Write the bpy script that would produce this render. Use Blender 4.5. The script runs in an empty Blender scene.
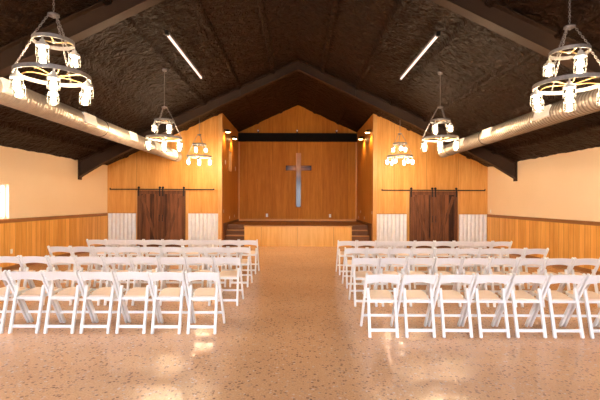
import bpy, bmesh, math, random
from mathutils import Vector, Matrix, noise
random.seed(4)
S = bpy.context.scene
COL = S.collection
PI = math.pi

# ------------------------------------------------------------------ materials
def newmat(name):
    m = bpy.data.materials.new(name); m.use_nodes = True
    nt = m.node_tree; b = nt.nodes['Principled BSDF']
    return m, nt, b
def N(nt, t, **kw):
    n = nt.nodes.new(t)
    for k, v in kw.items(): setattr(n, k, v)
    return n
def link(nt, a, b): nt.links.new(a, b)
def math_n(nt, op, a, b=None, c=None):
    n = N(nt, 'ShaderNodeMath', operation=op)
    for i, v in enumerate((a, b, c)):
        if v is None: continue
        if isinstance(v, (int, float)): n.inputs[i].default_value = v
        else: link(nt, v, n.inputs[i])
    return n.outputs[0]
def ramp(nt, fac, stops):
    r = N(nt, 'ShaderNodeValToRGB'); el = r.color_ramp.elements
    while len(el) < len(stops): el.new(0.5)
    for e, (p, c) in zip(el, stops): e.position = p; e.color = (*c, 1)
    link(nt, fac, r.inputs[0]); return r.outputs[0]
def mixc(nt, fac, a, b, mode='MIX'):
    n = N(nt, 'ShaderNodeMix', data_type='RGBA', blend_type=mode)
    if isinstance(fac, (int, float)): n.inputs[0].default_value = fac
    else: link(nt, fac, n.inputs[0])
    for i, v in ((6, a), (7, b)):
        if isinstance(v, tuple): n.inputs[i].default_value = (*v, 1)
        else: link(nt, v, n.inputs[i])
    return n.outputs[2]
def coords(nt, scale, world=True):
    if world: src = N(nt, 'ShaderNodeNewGeometry').outputs['Position']
    else: src = N(nt, 'ShaderNodeTexCoord').outputs['Object']
    mp = N(nt, 'ShaderNodeMapping'); mp.inputs['Scale'].default_value = scale
    link(nt, src, mp.inputs[0]); return src, mp.outputs[0]
def noise_n(nt, vec, scale, detail=4, rough=0.5):
    n = N(nt, 'ShaderNodeTexNoise'); n.inputs['Scale'].default_value = scale
    n.inputs['Detail'].default_value = detail; n.inputs['Roughness'].default_value = rough
    link(nt, vec, n.inputs['Vector']); return n.outputs[0]
def bump(nt, b, h, strength, dist=0.02):
    n = N(nt, 'ShaderNodeBump'); n.inputs['Strength'].default_value = strength
    n.inputs['Distance'].default_value = dist
    link(nt, h, n.inputs['Height']); link(nt, n.outputs[0], b.inputs['Normal'])

def plain(name, c, rough=0.5, metal=0.0, var=0.08, scale=12, spec=0.5, coat=0):
    m, nt, b = newmat(name)
    _, v = coords(nt, (1, 1, 1), False)
    n = noise_n(nt, v, scale)
    d = tuple(x * (1 - var) for x in c); l = tuple(min(1, x * (1 + var)) for x in c)
    link(nt, ramp(nt, n, [(0.3, d), (0.7, l)]), b.inputs['Base Color'])
    b.inputs['Roughness'].default_value = rough; b.inputs['Metallic'].default_value = metal
    b.inputs['Specular IOR Level'].default_value = spec; b.inputs['Coat Weight'].default_value = coat
    return m
def emis(name, c, strength):
    m, nt, b = newmat(name)
    b.inputs['Base Color'].default_value = (*c, 1)
    b.inputs['Emission Color'].default_value = (*c, 1); b.inputs['Emission Strength'].default_value = strength
    return m
def wood(name, dark, light, axis='X', period=1.22, grain='Z', rough=0.4, joint=0.006, vary=0.12, world=True, jd=0.35, spec=0.25):
    """boards side by side along `axis`, grain running along `grain`"""
    m, nt, b = newmat(name)
    sc = {'X': (9, 9, 9)}['X']
    sc = [9.0, 9.0, 9.0]; sc['XYZ'.index(grain)] = 0.55
    src, v = coords(nt, tuple(sc), world)
    sep = N(nt, 'ShaderNodeSeparateXYZ'); link(nt, src, sep.inputs[0])
    c = math_n(nt, 'DIVIDE', sep.outputs['XYZ'.index(axis)], period)
    idx = math_n(nt, 'FLOOR', c)
    wn = N(nt, 'ShaderNodeTexWhiteNoise', noise_dimensions='1D'); link(nt, idx, wn.inputs['W'])
    add = N(nt, 'ShaderNodeVectorMath', operation='ADD'); link(nt, v, add.inputs[0])
    sc3 = N(nt, 'ShaderNodeVectorMath', operation='SCALE'); link(nt, wn.outputs['Color'], sc3.inputs[0]); sc3.inputs['Scale'].default_value = 37
    link(nt, sc3.outputs[0], add.inputs[1])
    n1 = noise_n(nt, add.outputs[0], 1.0, 6, 0.6)
    n2 = noise_n(nt, add.outputs[0], 4.0, 3, 0.6)
    f = math_n(nt, 'ADD', math_n(nt, 'MULTIPLY', n1, 0.7), math_n(nt, 'MULTIPLY', n2, 0.3))
    f = math_n(nt, 'ADD', f, math_n(nt, 'MULTIPLY', math_n(nt, 'SUBTRACT', wn.outputs['Value'], 0.5), vary * 2))
    col = ramp(nt, f, [(0.32, dark), (0.68, light)])
    fr = math_n(nt, 'ABSOLUTE', math_n(nt, 'SUBTRACT', math_n(nt, 'FRACT', c), 0.5))
    j = math_n(nt, 'GREATER_THAN', fr, 0.5 - joint / period)
    col = mixc(nt, math_n(nt, 'MULTIPLY', j, 1 - jd), col, tuple(x * 0.25 for x in dark))
    link(nt, col, b.inputs['Base Color']); b.inputs['Roughness'].default_value = rough; b.inputs['Specular IOR Level'].default_value = spec
    bump(nt, b, math_n(nt, 'SUBTRACT', math_n(nt, 'MULTIPLY', n2, 0.3), j), 0.3, 0.004)
    return m

PLY_D, PLY_L = (0.60, 0.25, 0.048), (0.80, 0.40, 0.11)
M = {}
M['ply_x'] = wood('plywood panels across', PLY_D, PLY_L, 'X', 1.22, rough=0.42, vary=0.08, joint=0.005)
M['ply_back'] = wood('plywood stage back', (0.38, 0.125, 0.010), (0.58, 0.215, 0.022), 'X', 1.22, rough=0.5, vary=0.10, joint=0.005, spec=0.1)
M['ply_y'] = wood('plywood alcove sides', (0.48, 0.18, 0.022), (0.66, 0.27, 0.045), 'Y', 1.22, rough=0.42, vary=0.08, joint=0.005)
M['wains'] = wood('pine wainscot boards', (0.66, 0.29, 0.045), (0.88, 0.46, 0.12), 'Y', 0.2, rough=0.35, vary=0.12, joint=0.005)
M['pine'] = wood('pine trim', (0.58, 0.27, 0.07), (0.78, 0.42, 0.14), 'X', 30, rough=0.4, vary=0)
M['pine_dark'] = wood('stained pine rail', (0.22, 0.085, 0.025), (0.42, 0.18, 0.055), 'X', 30, grain='Y', rough=0.4, vary=0)
M['pine_h'] = wood('pine trim level', (0.46, 0.20, 0.05), (0.70, 0.35, 0.11), 'Z', 30, grain='X', rough=0.4, vary=0)
M['stage_face'] = wood('stage front plywood', (0.72, 0.34, 0.06), (0.90, 0.50, 0.13), 'X', 1.4, rough=0.35, vary=0.05)
M['stage_floor'] = wood('stage floor boards', (0.14, 0.050, 0.014), (0.25, 0.10, 0.03), 'X', 0.15, grain='Y', rough=0.45, vary=0.1)
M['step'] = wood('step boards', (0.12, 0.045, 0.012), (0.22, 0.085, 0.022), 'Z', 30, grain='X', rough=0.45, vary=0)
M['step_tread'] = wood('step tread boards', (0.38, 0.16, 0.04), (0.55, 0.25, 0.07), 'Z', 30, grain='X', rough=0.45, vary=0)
M['barn'] = wood('dark barn boards', (0.04, 0.013, 0.005), (0.23, 0.085, 0.030), 'X', 0.15, rough=0.5, vary=0.2, joint=0.004)
M['barn_b'] = wood('dark barn battens', (0.07, 0.024, 0.008), (0.22, 0.083, 0.03), 'X', 30, rough=0.5, vary=0)
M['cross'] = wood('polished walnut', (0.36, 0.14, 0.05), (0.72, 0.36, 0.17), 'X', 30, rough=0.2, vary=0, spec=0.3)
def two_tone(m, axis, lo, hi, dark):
    # blends the wood colour darker towards the given end(s)
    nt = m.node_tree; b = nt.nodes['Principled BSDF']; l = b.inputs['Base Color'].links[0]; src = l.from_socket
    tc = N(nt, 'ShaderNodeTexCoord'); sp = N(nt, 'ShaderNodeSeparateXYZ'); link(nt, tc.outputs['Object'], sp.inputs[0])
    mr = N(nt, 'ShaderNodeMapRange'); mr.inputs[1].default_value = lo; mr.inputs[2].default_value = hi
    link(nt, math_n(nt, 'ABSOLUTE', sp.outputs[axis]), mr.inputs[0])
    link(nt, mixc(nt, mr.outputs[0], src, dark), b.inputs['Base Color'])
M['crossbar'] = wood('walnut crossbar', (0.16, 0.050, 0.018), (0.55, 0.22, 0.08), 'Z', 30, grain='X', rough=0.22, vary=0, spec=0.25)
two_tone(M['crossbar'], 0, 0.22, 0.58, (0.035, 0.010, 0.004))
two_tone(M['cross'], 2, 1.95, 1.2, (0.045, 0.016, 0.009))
M['black'] = plain('black painted steel', (0.007, 0.005, 0.004), 0.8, spec=0.1)
M['iron'] = plain('black iron hardware', (0.02, 0.017, 0.015), 0.45, 0.6)
M['beam'] = plain('brown painted steel', (0.044, 0.022, 0.011), 0.6, 0.0, 0.12, 3, spec=0.25)
M['white'] = plain('white resin', (0.86, 0.855, 0.85), 0.38, 0, 0.015)
M['vinyl'] = plain('beige vinyl', (0.92, 0.71, 0.56), 0.5, 0, 0.04)
M['plate'] = plain('white plastic plate', (0.85, 0.82, 0.76), 0.4, 0, 0.02)
M['galv'] = plain('weathered galvanised steel', (0.27, 0.245, 0.23), 0.5, 0.35, 0.2, 30)
M['cap'] = plain('pale enamel lamp cap', (0.60, 0.56, 0.52), 0.45, 0.1, 0.05)
M['wire'] = plain('brass wire', (0.75, 0.50, 0.22), 0.35, 0.6, 0.05)
M['winframe'] = plain('white window frame', (0.85, 0.84, 0.82), 0.4, 0, 0.02)
M['reg'] = plain('register face', (0.90, 0.84, 0.78), 0.5, 0.0, 0.03)
M['ground'] = plain('dusty ground', (0.35, 0.30, 0.24), 0.8, 0, 0.1, 1)
M['bulb'] = emis('glowing filament bulb', (1.0, 0.78, 0.53), 170)
M['tube'] = emis('fluorescent tube', (1.0, 0.80, 0.72), 0.45)
M['puck'] = emis('warm spotlight lens', (1.0, 0.62, 0.22), 9)
M['paper'] = plain('pale board', (0.86, 0.62, 0.40), 0.6, 0, 0.04)

def glass(name, tint=(1, 1, 1), spec=1.0):
    m, nt, b = newmat(name)
    nt.nodes.remove(b)
    out = nt.nodes['Material Output']
    t = N(nt, 'ShaderNodeBsdfTransparent'); t.inputs[0].default_value = (*tint, 1)
    g = N(nt, 'ShaderNodeBsdfGlossy'); g.inputs['Roughness'].default_value = 0.08
    fr = N(nt, 'ShaderNodeFresnel'); fr.inputs[0].default_value = 1.45
    mx = N(nt, 'ShaderNodeMixShader')
    link(nt, math_n(nt, 'MULTIPLY', fr.outputs[0], spec), mx.inputs[0]); link(nt, t.outputs[0], mx.inputs[1]); link(nt, g.outputs[0], mx.inputs[2])
    link(nt, mx.outputs[0], out.inputs[0]); return m
M['glass'] = glass('window glass')
M['jar'] = glass('jar glass', (0.97, 0.95, 0.9), 1.3)

# cream painted wall
m, nt, b = newmat('cream paint'); M['cream'] = m
_, v = coords(nt, (1, 1, 1))
link(nt, ramp(nt, noise_n(nt, v, 0.8, 3), [(0.3, (0.86, 0.63, 0.38)), (0.7, (0.89, 0.67, 0.42))]), b.inputs['Base Color'])
b.inputs['Roughness'].default_value = 0.6
bump(nt, b, noise_n(nt, v, 90, 2), 0.12, 0.003)
# sprayed foam ceiling
m, nt, b = newmat('brown sprayed foam'); M['foam'] = m
_, v = coords(nt, (1, 1, 1))
link(nt, ramp(nt, noise_n(nt, v, 5, 6, 0.65), [(0.3, (0.010, 0.0040, 0.0016)), (0.7, (0.032, 0.0140, 0.0058))]), b.inputs['Base Color'])
b.inputs['Roughness'].default_value = 0.5; b.inputs['Specular IOR Level'].default_value = 0.12
dist = N(nt, 'ShaderNodeTexNoise'); dist.inputs['Scale'].default_value = 7; dist.inputs['Detail'].default_value = 5
dist.inputs['Distortion'].default_value = 0.7; link(nt, v, dist.inputs['Vector'])
bump(nt, b, dist.outputs[0], 1.0, 0.16)
# polished aggregate concrete
m, nt, b = newmat('polished aggregate concrete'); M['floor'] = m
_, v = coords(nt, (1, 1, 1))
base = ramp(nt, noise_n(nt, v, 0.7, 3, 0.5), [(0.3, (0.74, 0.395, 0.185)), (0.7, (0.86, 0.50, 0.265))])
vo = N(nt, 'ShaderNodeTexVoronoi', feature='F1'); vo.inputs['Scale'].default_value = 34; link(nt, v, vo.inputs['Vector'])
sepc = N(nt, 'ShaderNodeSeparateColor'); link(nt, vo.outputs['Color'], sepc.inputs[0])
spot = math_n(nt, 'LESS_THAN', vo.outputs['Distance'], math_n(nt, 'ADD', 0.2, math_n(nt, 'MULTIPLY', sepc.outputs[2], 0.32)))
stone = ramp(nt, sepc.outputs[0], [(0.0, (0.10, 0.035, 0.02)), (0.40, (0.26, 0.11, 0.06)), (0.6, (0.60, 0.35, 0.22)), (1.0, (0.90, 0.74, 0.60))])
big = math_n(nt, 'GREATER_THAN', sepc.outputs[1], 0.35)
base = mixc(nt, math_n(nt, 'MULTIPLY', math_n(nt, 'MULTIPLY', spot, big), 0.9), base, stone)
n3 = noise_n(nt, v, 60, 2)
base = mixc(nt, 0.30, base, ramp(nt, n3, [(0.35, (0.46, 0.24, 0.13)), (0.65, (0.86, 0.62, 0.44))]))
link(nt, base, b.inputs['Base Color'])
b.inputs['Roughness'].default_value = 0.27
b.inputs['Specular IOR Level'].default_value = 0.55; b.inputs['Coat Weight'].default_value = 0.12; b.inputs['Coat Roughness'].default_value = 0.1
# corrugated & duct metal
m, nt, b = newmat('corrugated steel'); M['corr'] = m
_, v = coords(nt, (1, 1, 1))
link(nt, ramp(nt, noise_n(nt, v, 6, 3), [(0.3, (0.80, 0.79, 0.79)), (0.7, (0.88, 0.87, 0.87))]), b.inputs['Base Color'])
b.inputs['Metallic'].default_value = 0.1; b.inputs['Roughness'].default_value = 0.5
m, nt, b = newmat('galvanised spiral duct'); M['duct'] = m
_, v = coords(nt, (1, 1, 1))
dc = ramp(nt, noise_n(nt, v, 7, 4), [(0.3, (0.44, 0.37, 0.30)), (0.7, (0.56, 0.49, 0.41))])
tc = N(nt, 'ShaderNodeTexCoord'); sp = N(nt, 'ShaderNodeSeparateXYZ'); link(nt, tc.outputs['Object'], sp.inputs[0])
th = math_n(nt, 'DIVIDE', math_n(nt, 'ARCTAN2', sp.outputs[2], sp.outputs[0]), 2 * PI)
hh = math_n(nt, 'ABSOLUTE', math_n(nt, 'SUBTRACT', math_n(nt, 'FRACT', math_n(nt, 'SUBTRACT', math_n(nt, 'DIVIDE', sp.outputs[1], 0.08), th)), 0.5))
seam = math_n(nt, 'GREATER_THAN', hh, 0.36)
link(nt, mixc(nt, math_n(nt, 'MULTIPLY', seam, 0.6), dc, (0.16, 0.12, 0.09)), b.inputs['Base Color'])
bump(nt, b, seam, 0.6, 0.02)
b.inputs['Metallic'].default_value = 0.6; b.inputs['Roughness'].default_value = 0.38

# ------------------------------------------------------------------ mesh helpers
def obj(name, bm, mat, parent=None, smooth=False, bev=0):
    if bev:
        bmesh.ops.bevel(bm, geom=bm.edges[:], offset=bev, segments=2, affect='EDGES', profile=0.5)
    bmesh.ops.recalc_face_normals(bm, faces=bm.faces[:])
    me = bpy.data.meshes.new(name); bm.to_mesh(me); bm.free()
    if smooth:
        for p in me.polygons: p.use_smooth = True
    me.materials.append(M[mat])
    o = bpy.data.objects.new(name, me); COL.objects.link(o)
    if parent: o.parent = parent
    return o
def tag(o, label, cat=None, group=None, kind=None):
    o['label'] = label
    if cat: o['category'] = cat
    if group: o['group'] = group
    if kind: o['kind'] = kind
    return o
def thing(name, label, cat, loc, rotz=0, group=None):
    o = bpy.data.objects.new(name, None); COL.objects.link(o); o.empty_display_size = 0.1
    o.location = loc; o.rotation_euler = (0, 0, rotz)
    return tag(o, label, cat, group)
def struct(name, bm, mat, label=None, smooth=False, bev=0, cat=None):
    o = obj(name, bm, mat, None, smooth, bev); o['kind'] = 'structure'
    if label: o['label'] = label
    if cat: o['category'] = cat
    return o
def box(bm, x0, x1, y0, y1, z0, z1):
    vs = [bm.verts.new((x, y, z)) for x in (x0, x1) for y in (y0, y1) for z in (z0, z1)]
    for f in ((0, 1, 3, 2), (4, 6, 7, 5), (0, 4, 5, 1), (2, 3, 7, 6), (0, 2, 6, 4), (1, 5, 7, 3)):
        bm.faces.new([vs[i] for i in f])
    return bm
def B(*a):
    return box(bmesh.new(), *a)
def prism(bm, poly, axis, a, b):
    """poly: 2D points; extruded along axis (0,1,2) from a to b"""
    def P(p, t):
        if axis == 0: return (t, p[0], p[1])
        if axis == 1: return (p[0], t, p[1])
        return (p[0], p[1], t)
    A = [bm.verts.new(P(p, a)) for p in poly]; C = [bm.verts.new(P(p, b)) for p in poly]
    bm.faces.new(A); bm.faces.new(C[::-1]); n = len(poly)
    for i in range(n): bm.faces.new((A[i], C[i], C[(i + 1) % n], A[(i + 1) % n]))
    return bm
def bar(bm, p0, p1, w, d, xdir=(1, 0, 0)):
    """bar of rectangular section: w along xdir, d across"""
    p0, p1 = Vector(p0), Vector(p1); z = (p1 - p0).normalized(); x = Vector(xdir); x = (x - z * x.dot(z)).normalized(); y = z.cross(x)
    r = [[p + x * sx * w / 2 + y * sy * d / 2 for sx, sy in ((-1, -1), (1, -1), (1, 1), (-1, 1))] for p in (p0, p1)]
    A = [bm.verts.new(q) for q in r[0]]; C = [bm.verts.new(q) for q in r[1]]
    bm.faces.new(A); bm.faces.new(C[::-1])
    for i in range(4): bm.faces.new((A[i], C[i], C[(i + 1) % 4], A[(i + 1) % 4]))
    return bm
def tube(bm, pts, r, n=8, closed=False, cap=True):
    pts = [Vector(p) for p in pts]; rings = []; m = len(pts); prev = None
    for i, p in enumerate(pts):
        if closed: t = (pts[(i + 1) % m] - pts[i - 1]).normalized()
        else: t = (pts[min(i + 1, m - 1)] - pts[max(i - 1, 0)]).normalized()
        if prev is None:
            a = Vector((0, 0, 1)) if abs(t.z) < 0.9 else Vector((1, 0, 0)); u = t.cross(a).normalized()
        else: u = (prev - t * prev.dot(t)).normalized()
        prev = u; w = t.cross(u)
        rings.append([bm.verts.new(p + (u * math.cos(2 * PI * k / n) + w * math.sin(2 * PI * k / n)) * r) for k in range(n)])
    for i in range(m if closed else m - 1):
        a, b = rings[i], rings[(i + 1) % m]
        for k in range(n): bm.faces.new((a[k], a[(k + 1) % n], b[(k + 1) % n], b[k]))
    if cap and not closed: bm.faces.new(rings[0][::-1]); bm.faces.new(rings[-1])
    return bm
def lathe(bm, prof, n=20, c=(0, 0, 0), ax='Z'):
    """prof: (r, h) list"""
    rings = []
    for r, h in prof:
        ring = []
        for k in range(n):
            a = 2 * PI * k / n; x, y = r * math.cos(a), r * math.sin(a)
            q = (x, y, h) if ax == 'Z' else (x, h, y) if ax == 'Y' else (h, x, y)
            ring.append(bm.verts.new((q[0] + c[0], q[1] + c[1], q[2] + c[2])))
        rings.append(ring)
    for a, b in zip(rings, rings[1:]):
        for k in range(n): bm.faces.new((a[k], a[(k + 1) % n], b[(k + 1) % n], b[k]))
    bm.faces.new(rings[0][::-1]); bm.faces.new(rings[-1])
    return bm
def copy_tree(o, parent=None):
    c = o.copy(); COL.objects.link(c)
    if parent: c.parent = parent
    for ch in list(o.children): copy_tree(ch, c)
    return c

# ------------------------------------------------------------------ the room
HW = 7.2            # half width
EAVE, PITCH = 3.05, 0.465
RIDGE = EAVE + PITCH * HW
YB, YD, YA = -7.0, 15.15, 19.4     # rear wall, door wall, alcove back wall
AL = 2.86           # half width of the alcove
TH = 0.16
def roof(x): return RIDGE - PITCH * abs(x)

struct('floor', B(-HW - TH, HW + TH, YB - TH, YA + TH, -0.15, 0), 'floor', 'polished tan aggregate concrete floor')

# ceiling: lumpy sprayed foam over purlins, with real thickness
bm = bmesh.new()
xs = []; x = -HW - TH
while x < HW + TH: xs.append(x); x += 0.055
xs.append(HW + TH)
xs = sorted(set([round(q, 3) for q in xs] + [round(s_ * (p + e), 3) for s_ in (-1, 1) for p in (0.8, 1.93, 3.06, 4.19, 5.32, 6.45) for e in (-0.075, -0.046, 0.046, 0.075)]))
ys = [YB - TH + i * (YA - YB + 2 * TH) / 230 for i in range(231)]
PUR = [0.8, 1.93, 3.06, 4.19, 5.32, 6.45]
def foamz(x, y):
    z = roof(x) + 0.02
    d = min(abs(abs(x) - p) for p in PUR)
    z -= (0.095 if y < 13.3 else 0.04) * max(0.0, min(1.0, (0.075 - d) / 0.028))
    z += 0.020 * noise.noise((x * 2.2, y * 2.2, 3)) + 0.022 * noise.noise((x * 6, y * 6, 1))
    return z
g = [[bm.verts.new((x, y, foamz(x, y))) for x in xs] for y in ys]
for i in range(len(ys) - 1):
    for j in range(len(xs) - 1): bm.faces.new((g[i][j], g[i + 1][j], g[i + 1][j + 1], g[i][j + 1]))
tops = [[bm.verts.new((x, y, roof(x) + 0.3)) for x in (-HW - TH, 0, HW + TH)] for y in (ys[0], ys[-1])]
for j in (0, 1): bm.faces.new((tops[0][j], tops[0][j + 1], tops[1][j + 1], tops[1][j]))
struct('ceiling', bm, 'foam', 'dark brown sprayed foam gable ceiling', smooth=True)

# side walls (left one with windows)
WZ0, WZ1 = 1.29, 2.14
def side_wall(sx, wins, name):
    bm = bmesh.new(); xa, xb = sorted((sx * HW, sx * (HW + TH)))
    cuts = sorted(wins); y = YB - TH
    for a, b in cuts:
        box(bm, xa, xb, y, a, 0, EAVE + 0.08); box(bm, xa, xb, a, b, 0, WZ0); box(bm, xa, xb, a, b, WZ1, EAVE + 0.08); y = b
    box(bm, xa, xb, y, YA + TH, 0, EAVE + 0.08)
    return struct(name, bm, 'cream', 'cream painted wall over pine wainscot')
LW = [(-4.6, -3.4), (-0.2, 1.0), (4.3, 5.5), (8.75, 9.98)]
side_wall(-1, LW, 'wall_left'); side_wall(1, [], 'wall_right')
n = 1
for a, b in LW:
    fr = bmesh.new(); x0, x1 = -HW - 0.15, -HW - 0.10
    for q in ((a, b, WZ0, WZ0 + 0.05), (a, b, WZ1 - 0.05, WZ1), (a, a + 0.02, WZ0 + 0.05, WZ1 - 0.05), (b - 0.02, b, WZ0 + 0.05, WZ1 - 0.05),
              ((a + b) / 2 - 0.02, (a + b) / 2 + 0.02, WZ0 + 0.05, WZ1 - 0.05)):
        box(fr, x0, x1, *q)
    w = struct('window_%d' % n, fr, 'winframe', 'white framed sliding window in the cream wall')
    obj('glass_pane', B(-HW - 0.13, -HW - 0.12, a + 0.05, b - 0.05, WZ0 + 0.05, WZ1 - 0.05), 'glass', w)
    n += 1
# wainscot and its rails
k = 1
for sx, nm in ((-1, 'left'), (1, 'right')):
    xa, xb = sorted((sx * (HW - 0.015), sx * HW))
    struct('wall_%s_wainscot' % nm, B(xa, xb, YB, YD, 0.10, 1.18), 'wains', 'orange pine board wainscot')
    xa, xb = sorted((sx * (HW - 0.035), sx * HW))
    struct('trim_%d' % k, B(xa, xb, YB, YD, 1.18, 1.28), 'pine_dark', 'stained pine cap rail on the wainscot', bev=0.006); k += 1
    struct('baseboard_%s' % nm, B(*sorted((sx * (HW - 0.025), sx * HW)), YB, YD, 0, 0.10), 'pine_dark')

# door wall left and right of the alcove
for sx, nm in ((-1, 'left'), (1, 'right')):
    poly = [(sx * AL, 0), (sx * HW, 0), (sx * HW, roof(HW) + 0.08), (sx * AL, roof(AL) + 0.08)]
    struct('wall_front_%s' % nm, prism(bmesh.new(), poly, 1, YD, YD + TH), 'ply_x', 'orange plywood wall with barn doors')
    # alcove side
    xa, xb = sorted((sx * AL, sx * (AL + TH)))
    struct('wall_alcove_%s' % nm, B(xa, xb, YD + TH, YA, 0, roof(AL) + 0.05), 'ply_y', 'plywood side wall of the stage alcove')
    # pine corner post
    xa, xb = sorted((sx * AL, sx * (AL + 0.14)))
    struct('trim_%d' % k, B(xa, xb, YD - 0.022, YD, 0, roof(AL) - 0.05), 'pine', 'pale pine corner board at the alcove opening'); k += 1
    # corner bead where alcove side meets back
    xa, xb = sorted((sx * (AL - 0.05), sx * AL))
    struct('trim_%d' % k, B(xa, xb, YA - 0.05, YA, 0.79, roof(AL) - 0.05), 'pine', 'thin pine corner strip at the back of the stage'); k += 1
    # corrugated wainscot panels
    for a, b in ((3.0, 4.12), (6.1, HW - 0.04)):
        bm = bmesh.new(); nn = int((b - a) / 0.0117); pts = []
        for i in range(nn + 1):
            x = a + (b - a) * i / nn
            ph = (x / 0.15) % 1.0
            h = 0.028 * (1 - math.cos(2 * PI * ph)) ** 1.0
            pts.append((x * sx, YD - 0.004 - h))
        poly = pts + [(pts[-1][0], YD), (pts[0][0], YD)]
        prism(bm, poly, 2, 0.0, 1.27)
        struct('trim_%d' % k, bm, 'corr', 'pale corrugated steel wainscot panel'); k += 1
        xa, xb = sorted((sx * a, sx * b))
        struct('trim_%d' % k, B(xa, xb, YD - 0.03, YD, 1.27, 1.30), 'pine_h', 'pine cap over the corrugated steel'); k += 1
    # door casing
    for a, b in ((4.12, 4.20), (6.04, 6.10)):
        xa, xb = sorted((sx * a, sx * b))
        struct('trim_%d' % k, B(xa, xb, YD - 0.02, YD, 0, 2.14), 'pine', 'pale pine door casing'); k += 1
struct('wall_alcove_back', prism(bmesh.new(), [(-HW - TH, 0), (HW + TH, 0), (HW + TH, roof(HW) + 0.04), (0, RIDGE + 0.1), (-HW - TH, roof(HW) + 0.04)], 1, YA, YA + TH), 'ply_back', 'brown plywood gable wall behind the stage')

# rear wall with a wide glazed entrance
bm = bmesh.new(); GX, GZ = 2.3, 3.3
prism(bm, [(-HW - TH, 0), (-GX, 0), (-GX, roof(GX) + 0.1), (-HW - TH, roof(HW) + 0.04)], 1, YB - TH, YB)
prism(bm, [(HW + TH, 0), (GX, 0), (GX, roof(GX) + 0.1), (HW + TH, roof(HW) + 0.04)], 1, YB - TH, YB)
prism(bm, [(-GX, GZ), (GX, GZ), (GX, roof(GX) + 0.1), (0, RIDGE + 0.1), (-GX, roof(GX) + 0.1)], 1, YB - TH, YB)
struct('wall_back', bm, 'cream', 'cream entrance wall behind the seating')
bm = bmesh.new()
for xx in (-GX + 0.04, -GX / 3, GX / 3, GX - 0.04, 0): box(bm, xx - 0.04, xx + 0.04, YB - 0.12, YB - 0.04, 0, GZ)
for zz in (0.04, 2.25, GZ - 0.04): box(bm, -GX, GX, YB - 0.11, YB - 0.05, zz - 0.04, zz + 0.04)
d = struct('door_5', bm, 'winframe', 'wide glazed entrance doors with transom')
obj('glass_pane', B(-GX, GX, YB - 0.085, YB - 0.08, 0, GZ), 'glass', d)

# steel rafter frames
def frame(y, nm):
    bm = bmesh.new()
    for sx in (-1, 1):
        X = [0, 2.56, 5.0, 6.5, HW]; D = [0.30, 0.33, 0.37, 0.43, 0.53]
        top = [(sx * x, roof(x) + 0.05) for x in X]; bot = [(sx * x, roof(x) - d) for x, d in zip(X, D)]
        prism(bm, top + bot[::-1], 1, y - 0.01, y + 0.01)
        fl = [(a, b - 0.02) for a, b in bot]
        prism(bm, bot + fl[::-1], 1, y - 0.1, y + 0.1)
        tp = [(a, b - 0.09) for a, b in top]
        prism(bm, [(a, b - 0.07) for a, b in top] + tp[::-1], 1, y - 0.1, y + 0.1)
        xa, xb = sorted((sx * (HW - 0.03), sx * HW))
        box(bm, xa, xb, y - 0.1, y + 0.1, EAVE - 0.62, EAVE + 0.03)
        for xx in (1.9, 4.4):
            a, b_ = sorted((sx * xx, sx * (xx + 0.012)))
            box(bm, a, b_, y - 0.09, y + 0.09, roof(xx) - 0.30, roof(xx))
    box(bm, -0.012, 0.012, y - 0.1, y + 0.1, RIDGE - 0.33, RIDGE)
    o = struct(nm, bm, 'beam', 'brown steel rafter frame under the ceiling')
for y in (13.2, 6.47, -0.3): frame(y, 'trim_%d' % k); k += 1

# ------------------------------------------------------------------ stage
SY, SZ = 15.45, 0.79
SXL, SXR = -2.05, 2.10
t = thing('stage', 'raised wooden stage with pale plywood front and dark floor under the cross', 'stage', (0, SY, 0))
R, T = SZ / 4, 0.28
obj('front_panel', B(SXL, SXR, 0, 0.03, 0, SZ - 0.04), 'stage_face', t)
obj('nosing', B(SXL - 0.02, SXR + 0.02, -0.02, 0.05, SZ - 0.04, SZ + 0.005), 'pine_h', t, bev=0.005)
bm = B(SXL, SXR, 0.05, YA - SY - 0.025, SZ - 0.06, SZ)
box(bm, -AL + 0.022, SXL, 3 * T, YA - SY - 0.025, SZ - 0.06, SZ); box(bm, SXR, AL - 0.022, 3 * T, YA - SY - 0.025, SZ - 0.06, SZ)
obj('stage_floor', bm, 'stage_floor', t)
for a in (SXL, SXR - 0.05):
    obj('end_panel', B(a - 0.001, a + 0.05, 0.03, 3 * T, 0, SZ - 0.06), 'pine', t)
for nm, x0, x1 in (('left', -AL + 0.02, SXL), ('right', SXR, AL - 0.02)):
    s = thing('stage_steps', 'dark wooden steps up to the stage at its %s end' % nm, 'steps', ((x0 + x1) / 2, SY, 0), 0, None)
    h = (x1 - x0) / 2 - 0.002
    for i in range(3):
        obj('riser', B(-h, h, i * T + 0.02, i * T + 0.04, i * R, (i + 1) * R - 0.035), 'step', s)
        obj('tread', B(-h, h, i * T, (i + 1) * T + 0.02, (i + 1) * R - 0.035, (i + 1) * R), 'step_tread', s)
    obj('riser', B(-h, h, 3 * T - 0.015, 3 * T - 0.001, 3 * R, SZ - 0.001), 'step', s)
struct('baseboard_alcove', B(-AL + 0.05, AL - 0.05, YA - 0.024, YA, 0, SZ + 0.09), 'pine_h', 'pine baseboard at the back of the stage')
for sx, nm in ((-1, 'left'), (1, 'right')):
    xa, xb = sorted((sx * (AL - 0.02), sx * AL))
    struct('baseboard_alcove_%s' % nm, B(xa, xb, SY, YA - 0.05, 0, SZ + 0.09), 'stage_floor')

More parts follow.
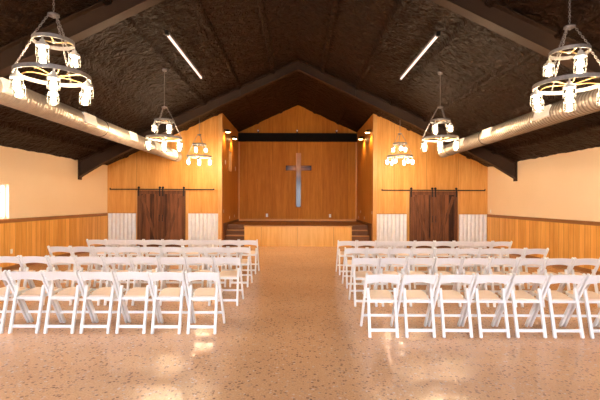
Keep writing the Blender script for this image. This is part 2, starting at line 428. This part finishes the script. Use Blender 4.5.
# black beam across the back with three small spots
t = thing('lighting_beam', 'black beam spanning the plywood wall high above the cross', 'beam', (0, YA - 0.16, 4.62))
bm = B(-AL, AL, -0.06, 0.06, 0, 0.04); box(bm, -AL, AL, -0.06, 0.06, 0.36, 0.40); box(bm, -AL, AL, -0.03, 0.03, 0.04, 0.36)
box(bm, -AL, AL, -0.055, -0.03, 0.05, 0.35)
obj('beam_body', bm, 'black', t)
for i, (xx, w) in enumerate(((-1.9, 'left'), (-0.03, 'middle'), (1.87, 'right'))):
    s = thing('stage_spotlight', 'small dark spotlight on the black beam, the %s one' % w, 'spotlight', (xx, YA - 0.16, 5.02), 0, None)
    obj('bracket', B(-0.02, 0.02, -0.02, 0.02, 0, 0.09), 'iron', s)
    h = lathe(bmesh.new(), [(0.03, 0.06), (0.045, 0.04), (0.05, -0.07), (0.042, -0.075)], 14, (0, 0, 0.11), 'Y')
    obj('lamp_head', h, 'iron', s, True)
    obj('lens', lathe(bmesh.new(), [(0.036, -0.078), (0.036, -0.074)], 14, (0, 0, 0.11), 'Y'), 'reg', s)

# cross
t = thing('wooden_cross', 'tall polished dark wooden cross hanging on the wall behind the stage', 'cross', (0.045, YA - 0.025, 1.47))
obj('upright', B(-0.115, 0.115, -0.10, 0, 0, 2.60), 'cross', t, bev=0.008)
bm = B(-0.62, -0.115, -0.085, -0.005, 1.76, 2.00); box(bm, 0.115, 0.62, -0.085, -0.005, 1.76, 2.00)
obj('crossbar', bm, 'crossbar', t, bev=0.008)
for zz in (0.4, 2.2): obj('wall_bracket', B(-0.05, 0.05, 0, 0.0235, zz, zz + 0.1), 'iron', t)

# outlets and plates
def plate(x, y, z, face, label, w=0.075, h=0.115, switch=False):
    t = thing('light_switch' if switch else 'power_outlet', label, 'switch' if switch else 'outlet', (x, y, z - h / 2))
    t.rotation_euler.z = {'front': 0, 'left': PI / 2, 'right': -PI / 2}[face]   # wall the plate hangs on; face looks along local -Y
    obj('cover_plate', B(-w / 2, w / 2, -0.008, 0, 0, h), 'plate', t, bev=0.002)
    if switch: obj('toggle', B(-0.01, 0.01, -0.018, -0.008, h / 2 - 0.015, h / 2 + 0.015), 'plate', t)
    else:
        for dz in (-0.022, 0.022):
            obj('socket', B(-0.016, 0.016, -0.011, -0.008, h / 2 + dz - 0.014, h / 2 + dz + 0.014), 'reg', t)
plate(-1.48, YA, 1.06, 'front', 'white outlet low on the stage back wall, left of the cross', 0.10, 0.16)
plate(1.58, YA, 1.05, 'front', 'white outlet low on the stage back wall, right of the cross', 0.10, 0.16)
def zc(py, y): return 1.74 + (201.4 - py) * y / 400
for px, py, lab in ((223.6, 211.4, 'white plate on the left alcove wall, nearest the opening'),
                    (229.6, 217.6, 'white outlet low on the left alcove wall, middle one'),
                    (234.4, 216.2, 'white outlet low on the left alcove wall, nearest the back')):
    y = 400 * AL / (297.5 - px); plate(-AL, y, zc(py, y), 'left', lab)
for px, py, lab in ((358.8, 217, 'white outlet low on the right alcove wall, nearest the back'),
                    (360.8, 211.4, 'white plate on the right alcove wall, highest of the far pair'),
                    (364.4, 217.6, 'white outlet low on the right alcove wall, middle one'),
                    (372.0, 212.4, 'white plate on the right alcove wall, nearest the opening')):
    y = 400 * AL / (px - 297.5); plate(AL, y, zc(py, y), 'right', lab)
for px, py, lab in ((225.2, 162.5, 'small white plate on the left alcove wall before the pale board'),
                    (235.2, 169, 'small white plate on the left alcove wall beyond the pale board')):
    y = 400 * AL / (297.5 - px); plate(-AL, y, zc(py, y), 'left', lab, 0.12, 0.17, True)
t = thing('wall_board', 'tall pale board hanging high on the left alcove wall', 'board', (-AL, 16.9, 3.02), PI / 2)
obj('board_panel', B(-0.28, 0.28, -0.02, 0, 0, 0.80), 'paper', t)
bm = B(-0.30, 0.30, -0.028, 0, -0.02, 0); box(bm, -0.30, 0.30, -0.028, 0, 0.80, 0.82); box(bm, -0.30, -0.28, -0.028, 0, 0, 0.80); box(bm, 0.28, 0.30, -0.028, 0, 0, 0.80)
obj('board_frame', bm, 'pine', t)
plate(-HW + 0.015, 10.05, 0.46, 'left', 'white outlet on the left pine wainscot below the window')
plate(HW, 14.9, 1.40, 'right', 'white switch on the right cream wall beside the corner', switch=True)

# ------------------------------------------------------------------ sliding barn doors
DW, DH = 0.90, 2.12
def barn_door(num, cx, inner):
    """inner: +1 when the meeting edge is on the +X side"""
    bm = bmesh.new(); nb = 6
    for i in range(nb):
        a = -DW / 2 + DW * i / nb; box(bm, a + 0.002, a + DW / nb - 0.002, -0.03, 0, 0, DH)
    o = struct('door_%d' % num, bm, 'barn', None); o.location = (cx, YD - 0.045, 0.02)
    side = 'left' if cx < 0 else 'right'
    o['label'] = 'dark stained barn door, %s leaf of the pair on the %s' % ('left' if inner > 0 else 'right', side)
    f = bmesh.new(); y0, y1 = -0.052, -0.03; hw = DW / 2
    box(f, -hw + 0.003, -hw + 0.12, y0, y1, 0, DH); box(f, hw - 0.12, hw - 0.003, y0, y1, 0, DH)
    box(f, -hw + 0.12, hw - 0.12, y0, y1, DH - 0.14, DH); box(f, -hw + 0.12, hw - 0.12, y0, y1, 0, 0.16)
    obj('door_frame', f, 'barn_b', o)
    s = inner
    obj('diagonal_brace', bar(bmesh.new(), (-s * (hw - 0.16), -0.041, DH - 0.20), (s * (hw - 0.17), -0.041, 0.22), 0.11, 0.021, (1, 0, 0)), 'barn_b', o)
    h = tube(bmesh.new(), [(s * (hw - 0.06), -0.052, 0.95), (s * (hw - 0.06), -0.095, 0.97), (s * (hw - 0.06), -0.095, 1.17), (s * (hw - 0.06), -0.052, 1.19)], 0.012, 8)
    obj('handle', h, 'iron', o)
    for q in (-1, 1):
        xx = q * (hw - 0.055)
        g = B(xx - 0.022, xx + 0.022, -0.060, -0.052, DH - 0.22, DH + 0.14)
        hg = obj('hanger_strap', g, 'iron', o)
        obj('roller', lathe(bmesh.new(), [(0.015, -0.052), (0.045, -0.05), (0.045, -0.03), (0.015, -0.028)], 16, (xx, 0, DH + 0.10), 'Y'), 'iron', hg, True)
ZR = 0.02 + DH + 0.035
for side, c in ((-1, -5.13), (1, 5.13)):
    barn_door(1 if side < 0 else 3, c - DW / 2 - 0.003, 1); barn_door(2 if side < 0 else 4, c + DW / 2 + 0.003, -1)
    nm = 'left' if side < 0 else 'right'
    r = thing('barn_door_rail', 'long black iron sliding rail above the %s barn doors' % nm, 'rail', (c, YD, ZR), 0, None)
    xa, xb = (-7.08 - c, -3.13 - c) if side < 0 else (3.16 - c, 7.08 - c)
    obj('rail_bar', B(xa, xb, -0.079, -0.073, -0.02, 0.02), 'iron', r)
    for i in range(6):
        xx = xa + 0.1 + (xb - xa - 0.2) * i / 5
        obj('standoff', lathe(bmesh.new(), [(0.014, -0.09), (0.014, 0)], 10, (xx, 0, 0), 'Y'), 'iron', r)
    for xx in (xa + 0.02, xb - 0.02): obj('end_stop', B(xx - 0.015, xx + 0.015, -0.10, -0.065, 0.02, 0.05), 'iron', r)

# ------------------------------------------------------------------ spiral ducts
def duct(sx, X, ratio, yend, regs, hang, label):
    Z = 1.74 + ratio * X; r = 0.178; y0 = YB; cx = sx * X
    t = thing('spiral_duct', label, 'duct', (cx, yend, Z))
    bm = bmesh.new(); pitch = 0.08; per = 6; n = 36
    prof = [0, 0, 0, 0, 0.009, 0.009]
    L = yend - y0; rows = int(L / pitch * per)
    def vert(i, k):
        rr = r + prof[i % per]; a = 2 * PI * k / n
        y = -L + i * pitch / per + pitch * k / n
        y = max(-L, min(0.0, y))
        return bm.verts.new((rr * math.cos(a), y, rr * math.sin(a)))
    g = [[vert(i, k) for k in range(n)] for i in range(rows + per + 1)]
    for i in range(rows + per):
        for k in range(n):
            if k < n - 1: f = (g[i][k], g[i + 1][k], g[i + 1][k + 1], g[i][k + 1])
            elif i + 1 + per <= rows + per: f = (g[i + per][k] if False else g[i][k], g[i + 1][k], g[i + 1 + per][0], g[i + per][0])
            else: continue
            bm.faces.new(f)
    obj('duct_pipe', bm, 'duct', t, True)
    obj('end_cap', lathe(bmesh.new(), [(0.01, 0.06), (0.10, 0.05), (0.165, 0.02), (r + 0.012, -0.02), (r + 0.012, -0.10), (r, -0.11)], n, (0, 0, 0), 'Y'), 'duct', t, True)
    for y in regs:
        # saddle register on the aisle side, turned a little upwards
        a = math.radians(12); e = bmesh.new(); ly = y - yend
        box(e, 0.05, 0.197, -0.23, 0.23, -0.105, 0.105)
        f2 = bmesh.new()
        for j in range(5):
            zz = -0.072 + j * 0.036; box(f2, 0.197, 0.202, -0.20, 0.20, zz - 0.012, zz + 0.012)
        rot = Matrix.Rotation(-a, 4, 'Y') if True else None
        for q in (e, f2):
            bmesh.ops.transform(q, matrix=rot, verts=q.verts[:])
            if sx > 0: bmesh.ops.scale(q, vec=(-1, 1, 1), verts=q.verts[:])
            bmesh.ops.translate(q, vec=(0, ly, 0), verts=q.verts[:])
        ro = obj('register', e, 'reg', t, bev=0.004); obj('louvres', f2, 'plate', ro)
    for y in hang:
        ly = y - yend; top = roof(X) - Z
        h = bmesh.new()
        tube(h, [((r + 0.012) * math.cos(2 * PI * k / 28), ly, (r + 0.012) * math.sin(2 * PI * k / 28)) for k in range(28)], 0.008, 6, True)
        tube(h, [(0, ly, r + 0.01), (0, ly, top)], 0.003, 6)
        obj('hanger', h, 'iron', t)
duct(-1, 4.40, 0.368, 14.6, [-1.5, 1.9, 3.9, 5.95, 8.15, 10.3, 12.1, 13.75], [-4, -1, 2.3, 5.2, 8.9, 11.3, 14.2], 'silver spiral duct with vents hanging along the left side of the ceiling')
duct(1, 4.75, 0.345, 13.05, [-1.5, 1.4, 3.4, 5.4, 7.5, 9.7, 11.3], [-4, -1, 2.3, 6.1, 10.1, 12.4], 'silver spiral duct with vents hanging along the right side of the ceiling')

# ------------------------------------------------------------------ fluorescent strips
for sx, nm in ((-1, 'left'), (1, 'right')):
    X = 2.53 if sx < 0 else 2.70; Z = 4.96
    t = thing('strip_light', 'long thin pale tube light under the %s slope of the ceiling' % nm, 'ceiling light', (sx * X, 9.1, Z))
    obj('tube', tube(bmesh.new(), [(0, -1.37, 0), (0, 1.37, 0)], 0.024, 12), 'tube', t, True)
    obj('housing', B(-0.03, 0.03, -1.40, 1.40, 0.022, 0.06), 'galv', t, bev=0.004)
    for y in (-1.42, 1.36): obj('end_cap', B(-0.035, 0.035, y, y + 0.06, -0.03, 0.062), 'iron', t, bev=0.004)
    for y in (-1.2, 1.2): obj('hanger', tube(bmesh.new(), [(0, y, 0.05), (0, y, roof(X) - Z)], 0.005, 6), 'iron', t)

# ------------------------------------------------------------------ alcove puck sconces
LIGHTS = []
def lamp_light(name, kind, loc, energy, color, parent=None, **kw):
    l = bpy.data.lights.new(name, kind); l.energy = energy; l.color = color
    for a, b in kw.items(): setattr(l, a, b)
    o = bpy.data.objects.new(name, l); COL.objects.link(o); o.location = loc
    if parent: o.parent = parent
    return o
for sx, nm in ((-1, 'left'), (1, 'right')):
    for y, w in ((15.55, 'nearer'), (17.2, 'farther')):
        s = thing('downlight_sconce', '%s glowing round downlight high on the %s alcove wall' % (w, nm), 'wall light', (sx * AL, y, 4.42))
        q = -sx
        obj('arm', bar(bmesh.new(), (0, 0, 0.10), (q * 0.16, 0, 0.10), 0.03, 0.03, (0, 1, 0)), 'iron', s)
        obj('lamp_shade', lathe(bmesh.new(), [(0.02, 0.10), (0.05, 0.10), (0.105, 0.04), (0.11, 0.0), (0.10, 0.0)], 24, (q * 0.15, 0, 0)), 'iron', s, True)
        obj('lens', lathe(bmesh.new(), [(0.02, -0.028), (0.07, -0.018), (0.097, -0.001)], 24, (q * 0.15, 0, 0)), 'puck', s, True)
        l = lamp_light('sconce_light', 'SPOT', (q * 0.15, 0, -0.05), 32, (1, 0.55, 0.2), s, spot_size=math.radians(150), spot_blend=0.9, shadow_soft_size=0.05)

# ------------------------------------------------------------------ chandeliers
def chain(bm, p0, p1, link_len=0.042):
    p0, p1 = Vector(p0), Vector(p1); d = p1 - p0; n = max(2, round(d.length / (link_len * 0.72))); t = d.normalized()
    u = t.cross(Vector((0.3, 0.9, 0.1))).normalized(); w = t.cross(u)
    for i in range(n):
        c = p0 + d * ((i + 0.5) / n); side = u if i % 2 else w
        pts = [c + t * (math.cos(a) * link_len / 2) + side * (math.sin(a) * 0.011) for a in [2 * PI * k / 8 for k in range(8)]]
        tube(bm, pts, 0.0036, 4, True)
    return bm
def hoop(r, h, th, z):
    bm = bmesh.new(); n = 56; R = []
    for k in range(n):
        a = 2 * PI * k / n; c, s = math.cos(a), math.sin(a)
        R.append([bm.verts.new((q * c, q * s, z + zz)) for q, zz in ((r - th, -h / 2), (r, -h / 2), (r, h / 2), (r - th, h / 2))])
    for k in range(n):
        a, b = R[k], R[(k + 1) % n]
        for j in range(4): bm.faces.new((a[j], a[(j + 1) % 4], b[(j + 1) % 4], b[j]))
    return bm
RL, RU = 0.42, 0.232
ZL, ZU, ZH = 0.0, 0.42, 0.75      # heights above the lower hoop
def lamp(parent):
    """caged jar lamp: origin at its hook on the hoop"""
    c = lathe(bmesh.new(), [(0.008, 0.0), (0.010, -0.035), (0.026, -0.045), (0.030, -0.07), (0.052, -0.082), (0.066, -0.100), (0.066, -0.124), (0.058, -0.124)], 20)
    o = obj('lamp', c, 'cap', parent, True)
    j = lathe(bmesh.new(), [(0.057, -0.124), (0.060, -0.14), (0.060, -0.236), (0.050, -0.250), (0.01, -0.252)], 20)
    obj('glass_jar', j, 'jar', o, True)
    cg = bmesh.new()
    for z in (-0.155, -0.195, -0.235): tube(cg, [(0.066 * math.cos(2 * PI * k / 20), 0.066 * math.sin(2 * PI * k / 20), z) for k in range(20)], 0.0022, 4, True)
    for k in range(6):
        a = 2 * PI * k / 6; c_, s_ = math.cos(a), math.sin(a)
        tube(cg, [(0.066 * c_, 0.066 * s_, -0.12), (0.066 * c_, 0.066 * s_, -0.245), (0.01 * c_, 0.01 * s_, -0.256)], 0.0022, 4)
    obj('wire_cage', cg, 'iron', o)
    obj('bulb', lathe(bmesh.new(), [(0.012, -0.12), (0.014, -0.135), (0.026, -0.155), (0.033, -0.180), (0.029, -0.205), (0.015, -0.222), (0.003, -0.226)], 16), 'bulb', o, True)
    return o
def make_chandelier(x, y, z, rot, label):
    t = thing('chandelier', label, 'chandelier', (x, y, z), rot, 'two-tier hoop chandeliers')
    obj('lower_hoop', hoop(RL, 0.05, 0.012, ZL), 'galv', t)
    obj('upper_hoop', hoop(RU, 0.045, 0.012, ZU), 'galv', t)
    obj('hub', lathe(bmesh.new(), [(0.012, 0.035), (0.03, 0.02), (0.065, 0.012), (0.068, -0.012), (0.02, -0.02), (0.012, -0.04)], 20, (0, 0, ZH)), 'galv', t, True)
    for k in range(3):
        a = 2 * PI * k / 3 + PI / 3; c, s = math.cos(a), math.sin(a)
        b = chain(bmesh.new(), (0.055 * c, 0.055 * s, ZH - 0.01), ((RU - 0.01) * c, (RU - 0.01) * s, ZU + 0.02))
        obj('upper_chain', b, 'galv', t)
        b = chain(bmesh.new(), ((RU - 0.006) * c, (RU - 0.006) * s, ZU - 0.02), ((RL - 0.01) * c, (RL - 0.01) * s, ZL + 0.02))
        obj('lower_chain', b, 'galv', t)
    for nn, rad, zz, r0 in ((6, RL, ZL, 0.5), (3, RU, ZU, 0)):
        for k in range(nn):
            a = 2 * PI * (k + r0) / nn; c, s = math.cos(a), math.sin(a)
            a2 = a + 0.5
            pts = []
            for i in range(11):
                u = i / 10; aa = a + 0.6 * u * (1 - u * 0.3); rr = (rad - 0.008) * (1 - u) + 0.01 * u
                pts.append((rr * math.cos(aa), rr * math.sin(aa), zz + 0.05 * math.sin(PI * u) * (1 - u)))
            obj('curved_spoke', tube(bmesh.new(), pts, 0.0075, 6), 'wire', t, True)
        obj('spoke_boss', lathe(bmesh.new(), [(0.01, 0.02), (0.028, 0.012), (0.028, -0.012), (0.01, -0.02)], 14, (0, 0, zz)), 'galv', t, True)
    return t
protoL = None
def chandelier(x, y, z, rot, label):
    global protoL
    if protoL is None:
        t = make_chandelier(x, y, z, rot, label); l0 = lamp(t); first = True
        protoL = (t, l0)
        spots = lamp_spots(); l0.location = spots[0]
        for p in spots[1:]:
            c = copy_tree(l0, t); c.location = p
    else:
        t = copy_tree(protoL[0]); t.location = (x, y, z); t.rotation_euler.z = rot; t['label'] = label
    return t
def lamp_spots():
    r = []
    for k in range(6):
        a = 2 * PI * k / 6 + PI / 6; r.append(((RL - 0.006) * math.cos(a), (RL - 0.006) * math.sin(a), ZL - 0.022))
    for k in range(3):
        a = 2 * PI * k / 3; r.append(((RU - 0.006) * math.cos(a), (RU - 0.006) * math.sin(a), ZU - 0.02))
    return r
CH = [(-3.02, 4.94, 3.28, 0.553, 'large near silver two-hoop chandelier of glowing jar lamps, upper left of the room'),
      (3.53, 5.20, 3.27, 2.545, 'large near silver two-hoop chandelier of glowing jar lamps, upper right of the room'),
      (-3.22, 9.65, 3.25, 3.46, 'middle chandelier of the left row, hanging in front of the left duct'),
      (3.40, 9.55, 3.25, -0.342, 'middle chandelier of the right row, hanging in front of the right duct end'),
      (-3.37, 13.7, 3.26, 0.24, 'farthest chandelier of the left row, in front of the left plywood wall'),
      (3.40, 13.3, 3.25, 0.449, 'farthest chandelier of the right row, in front of the right plywood wall')]
made = [chandelier(*c) for c in CH]
for t, c in zip(made, CH):
    top = roof(c[0]) - c[2]
    obj('drop_chain', chain(bmesh.new(), (0, 0, ZH + 0.03), (0, 0, top - 0.03)), 'galv', t)
    obj('ceiling_canopy', lathe(bmesh.new(), [(0.015, -0.05), (0.05, -0.035), (0.065, 0.0), (0.065, 0.03)], 18, (0, 0, top)), 'galv', t, True)

# ------------------------------------------------------------------ folding chairs
CY = 0.22
def make_chair(label, group):
    t = thing('folding_chair', label, 'chair', (0, 0, 0), 0, group)
    F = lambda y, z, x: (x, y - CY, z)
    PX, RX = 0.2105, 0.1755
    def ppt(z): return 0.45 - 0.48 * z / 0.81
    for s in (-1, 1):
        obj('leg', bar(bmesh.new(), F(ppt(0), 0, s * PX), F(ppt(0.818), 0.818, s * PX), 0.030, 0.050), 'white', t, bev=0.007)
    for s in (-1, 1):
        y1 = ppt(0.60) + 0.005
        obj('leg', bar(bmesh.new(), F(-0.045, 0, s * RX), F(y1, 0.61, s * RX), 0.037, 0.048), 'white', t, bev=0.012)
    # curved top rail
    bm = bmesh.new(); n = 12; fr = []
    for i in range(n + 1):
        u = -1 + 2 * i / n; x = u * 0.2; cr = 1 - u * u
        zt = 0.801 + 0.012 * cr; zb = 0.670 + 0.030 * cr
        row = []
        for z, off in ((zt, -0.011), (zt, 0.011), ((zt + zb) / 2, 0.011), (zb, 0.011), (zb, -0.011), ((zt + zb) / 2, -0.011)):
            row.append(bm.verts.new((x, ppt(z) - CY - 0.016 * cr + off, z)))
        fr.append(row)
    for a, b in zip(fr, fr[1:]):
        for j in range(6): bm.faces.new((a[j], a[(j + 1) % 6], b[(j + 1) % 6], b[j]))
    bm.faces.new(fr[0]); bm.faces.new(fr[-1][::-1])
    obj('backrest', bm, 'white', t)
    # stretchers
    y = -0.045 + 0.09 * (ppt(0.60) + 0.045) / 0.6
    obj('stretcher', B(-RX + 0.014, RX - 0.014, y - CY - 0.011, y - CY + 0.011, 0.072, 0.112), 'white', t, bev=0.005)
    y = ppt(0.18)
    obj('stretcher', B(-PX + 0.012, PX - 0.012, y - CY - 0.011, y - CY + 0.011, 0.162, 0.196), 'white', t, bev=0.005)
    # seat frame and pad
    def seat_poly(ins):
        w0, w1 = 0.158 - ins, 0.194 - ins
        half = [(w0, 0.045 + ins), (w0, 0.20), (w1, 0.25), (w1, 0.44 - ins), (w1 - 0.03, 0.485 - ins)]
        return [(x, y) for x, y in half] + [(-x, y) for x, y in half[::-1]]
    def sz(y): return 0.448 + 0.03 * (y - 0.045) / 0.44
    def slab(ins, z0, z1):
        bm = bmesh.new(); P = seat_poly(ins); A = [bm.verts.new((x, y - CY, sz(y) + z0)) for x, y in P]; C = [bm.verts.new((x, y - CY, sz(y) + z1)) for x, y in P]
        bm.faces.new(A); bm.faces.new(C[::-1])
        for i in range(len(P)): bm.faces.new((A[i], C[i], C[(i + 1) % len(P)], A[(i + 1) % len(P)]))
        return bm
    obj('seat_frame', slab(0, -0.022, 0.010), 'white', t, bev=0.004)
    tag(obj('seat', slab(0.022, 0.0, 0.026), 'vinyl', t, bev=0.007), 'beige padded vinyl seat')
    return t
ORD = ['first', 'second', 'third', 'fourth', 'fifth', 'sixth', 'seventh', 'eighth', 'ninth']
ROWN = ['row nearest the viewer', 'second row from the viewer', 'third row from the viewer', 'row nearest the stage']
GRP = ['nearest row', 'second row', 'third row', 'row nearest the stage']
rowsL = [(5.27, 1.020, 8, 0.466), (6.68, 0.945, 9, 0.4605), (8.12, 0.950, 9, 0.4565), (9.57, 0.945, 9, 0.4545)]
rowsR = [(5.16, 0.880, 8, 0.474), (6.66, 0.910, 9, 0.461), (8.04, 0.945, 9, 0.454), (9.47, 0.950, 9, 0.459)]
proto = None
for sx, rows, bl in ((-1, rowsL, 'left'), (1, rowsR, 'right')):
    for r, (y, xe, cnt, pit) in enumerate(rows):
        for i in range(cnt):
            lab = 'white folding chair, %s from the aisle, %s, %s block' % (ORD[i], ROWN[r], bl)
            grp = 'white folding chairs in the %s of the %s block' % (GRP[r], bl)
            if proto is None: proto = o = make_chair(lab, grp)
            else: o = copy_tree(proto); o['label'] = lab; o['group'] = grp
            o.location = (sx * (xe + 0.227 + pit * i) + random.uniform(-0.0008, 0.0008), y + CY + random.uniform(-0.004, 0.004), 0)
            o.rotation_euler = (0, 0, random.uniform(-0.003, 0.003))

# ------------------------------------------------------------------ light
w = bpy.data.worlds.new('daylight'); S.world = w; w.use_nodes = True
bg = w.node_tree.nodes['Background']; bg.inputs[0].default_value = (0.72, 0.80, 1.0, 1); bg.inputs[1].default_value = 8.0
a = lamp_light('entrance_daylight', 'AREA', (0, YB - 3.0, 3.9), 2000, (0.88, 0.93, 1.0), shape='RECTANGLE', size=7.0, size_y=3.4)
a.rotation_euler = (PI / 2 - 0.42, 0, 0)      # open sky, facing in and down
struct('ground', B(-30, 30, YB - 30, YB - TH - 0.01, -0.2, -0.05), 'ground', 'pale ground outside the entrance')
struct('ground_side', B(-30, -HW - TH - 0.01, YB - TH, 25, -0.2, -0.05), 'ground', 'pale ground outside the windows')
for y0, y1 in LW:
    a = lamp_light('window_daylight', 'AREA', (-HW - 0.5, (y0 + y1) / 2, 1.85), 70, (1.0, 0.96, 0.9), shape='RECTANGLE', size=1.9, size_y=1.4)
    a.rotation_euler = (PI / 2, 0, -PI / 2)

# ------------------------------------------------------------------ camera
cam = bpy.data.cameras.new('camera'); cam.sensor_width = 36; cam.lens = 24
cam.shift_x = 2.5 / 600; cam.shift_y = 1.4 / 600; cam.clip_end = 200
co = bpy.data.objects.new('camera', cam); COL.objects.link(co)
co.matrix_world = Matrix.Translation((0, 0, 1.74)) @ Matrix.Rotation(PI / 2, 4, 'X') @ Matrix.Rotation(0.0035, 4, 'Z')
S.camera = co
S.view_settings.view_transform = 'Standard'; S.view_settings.look = 'None'
S.view_settings.gamma = 1; S.view_settings.exposure = 1.38; S.view_settings.use_curve_mapping = False
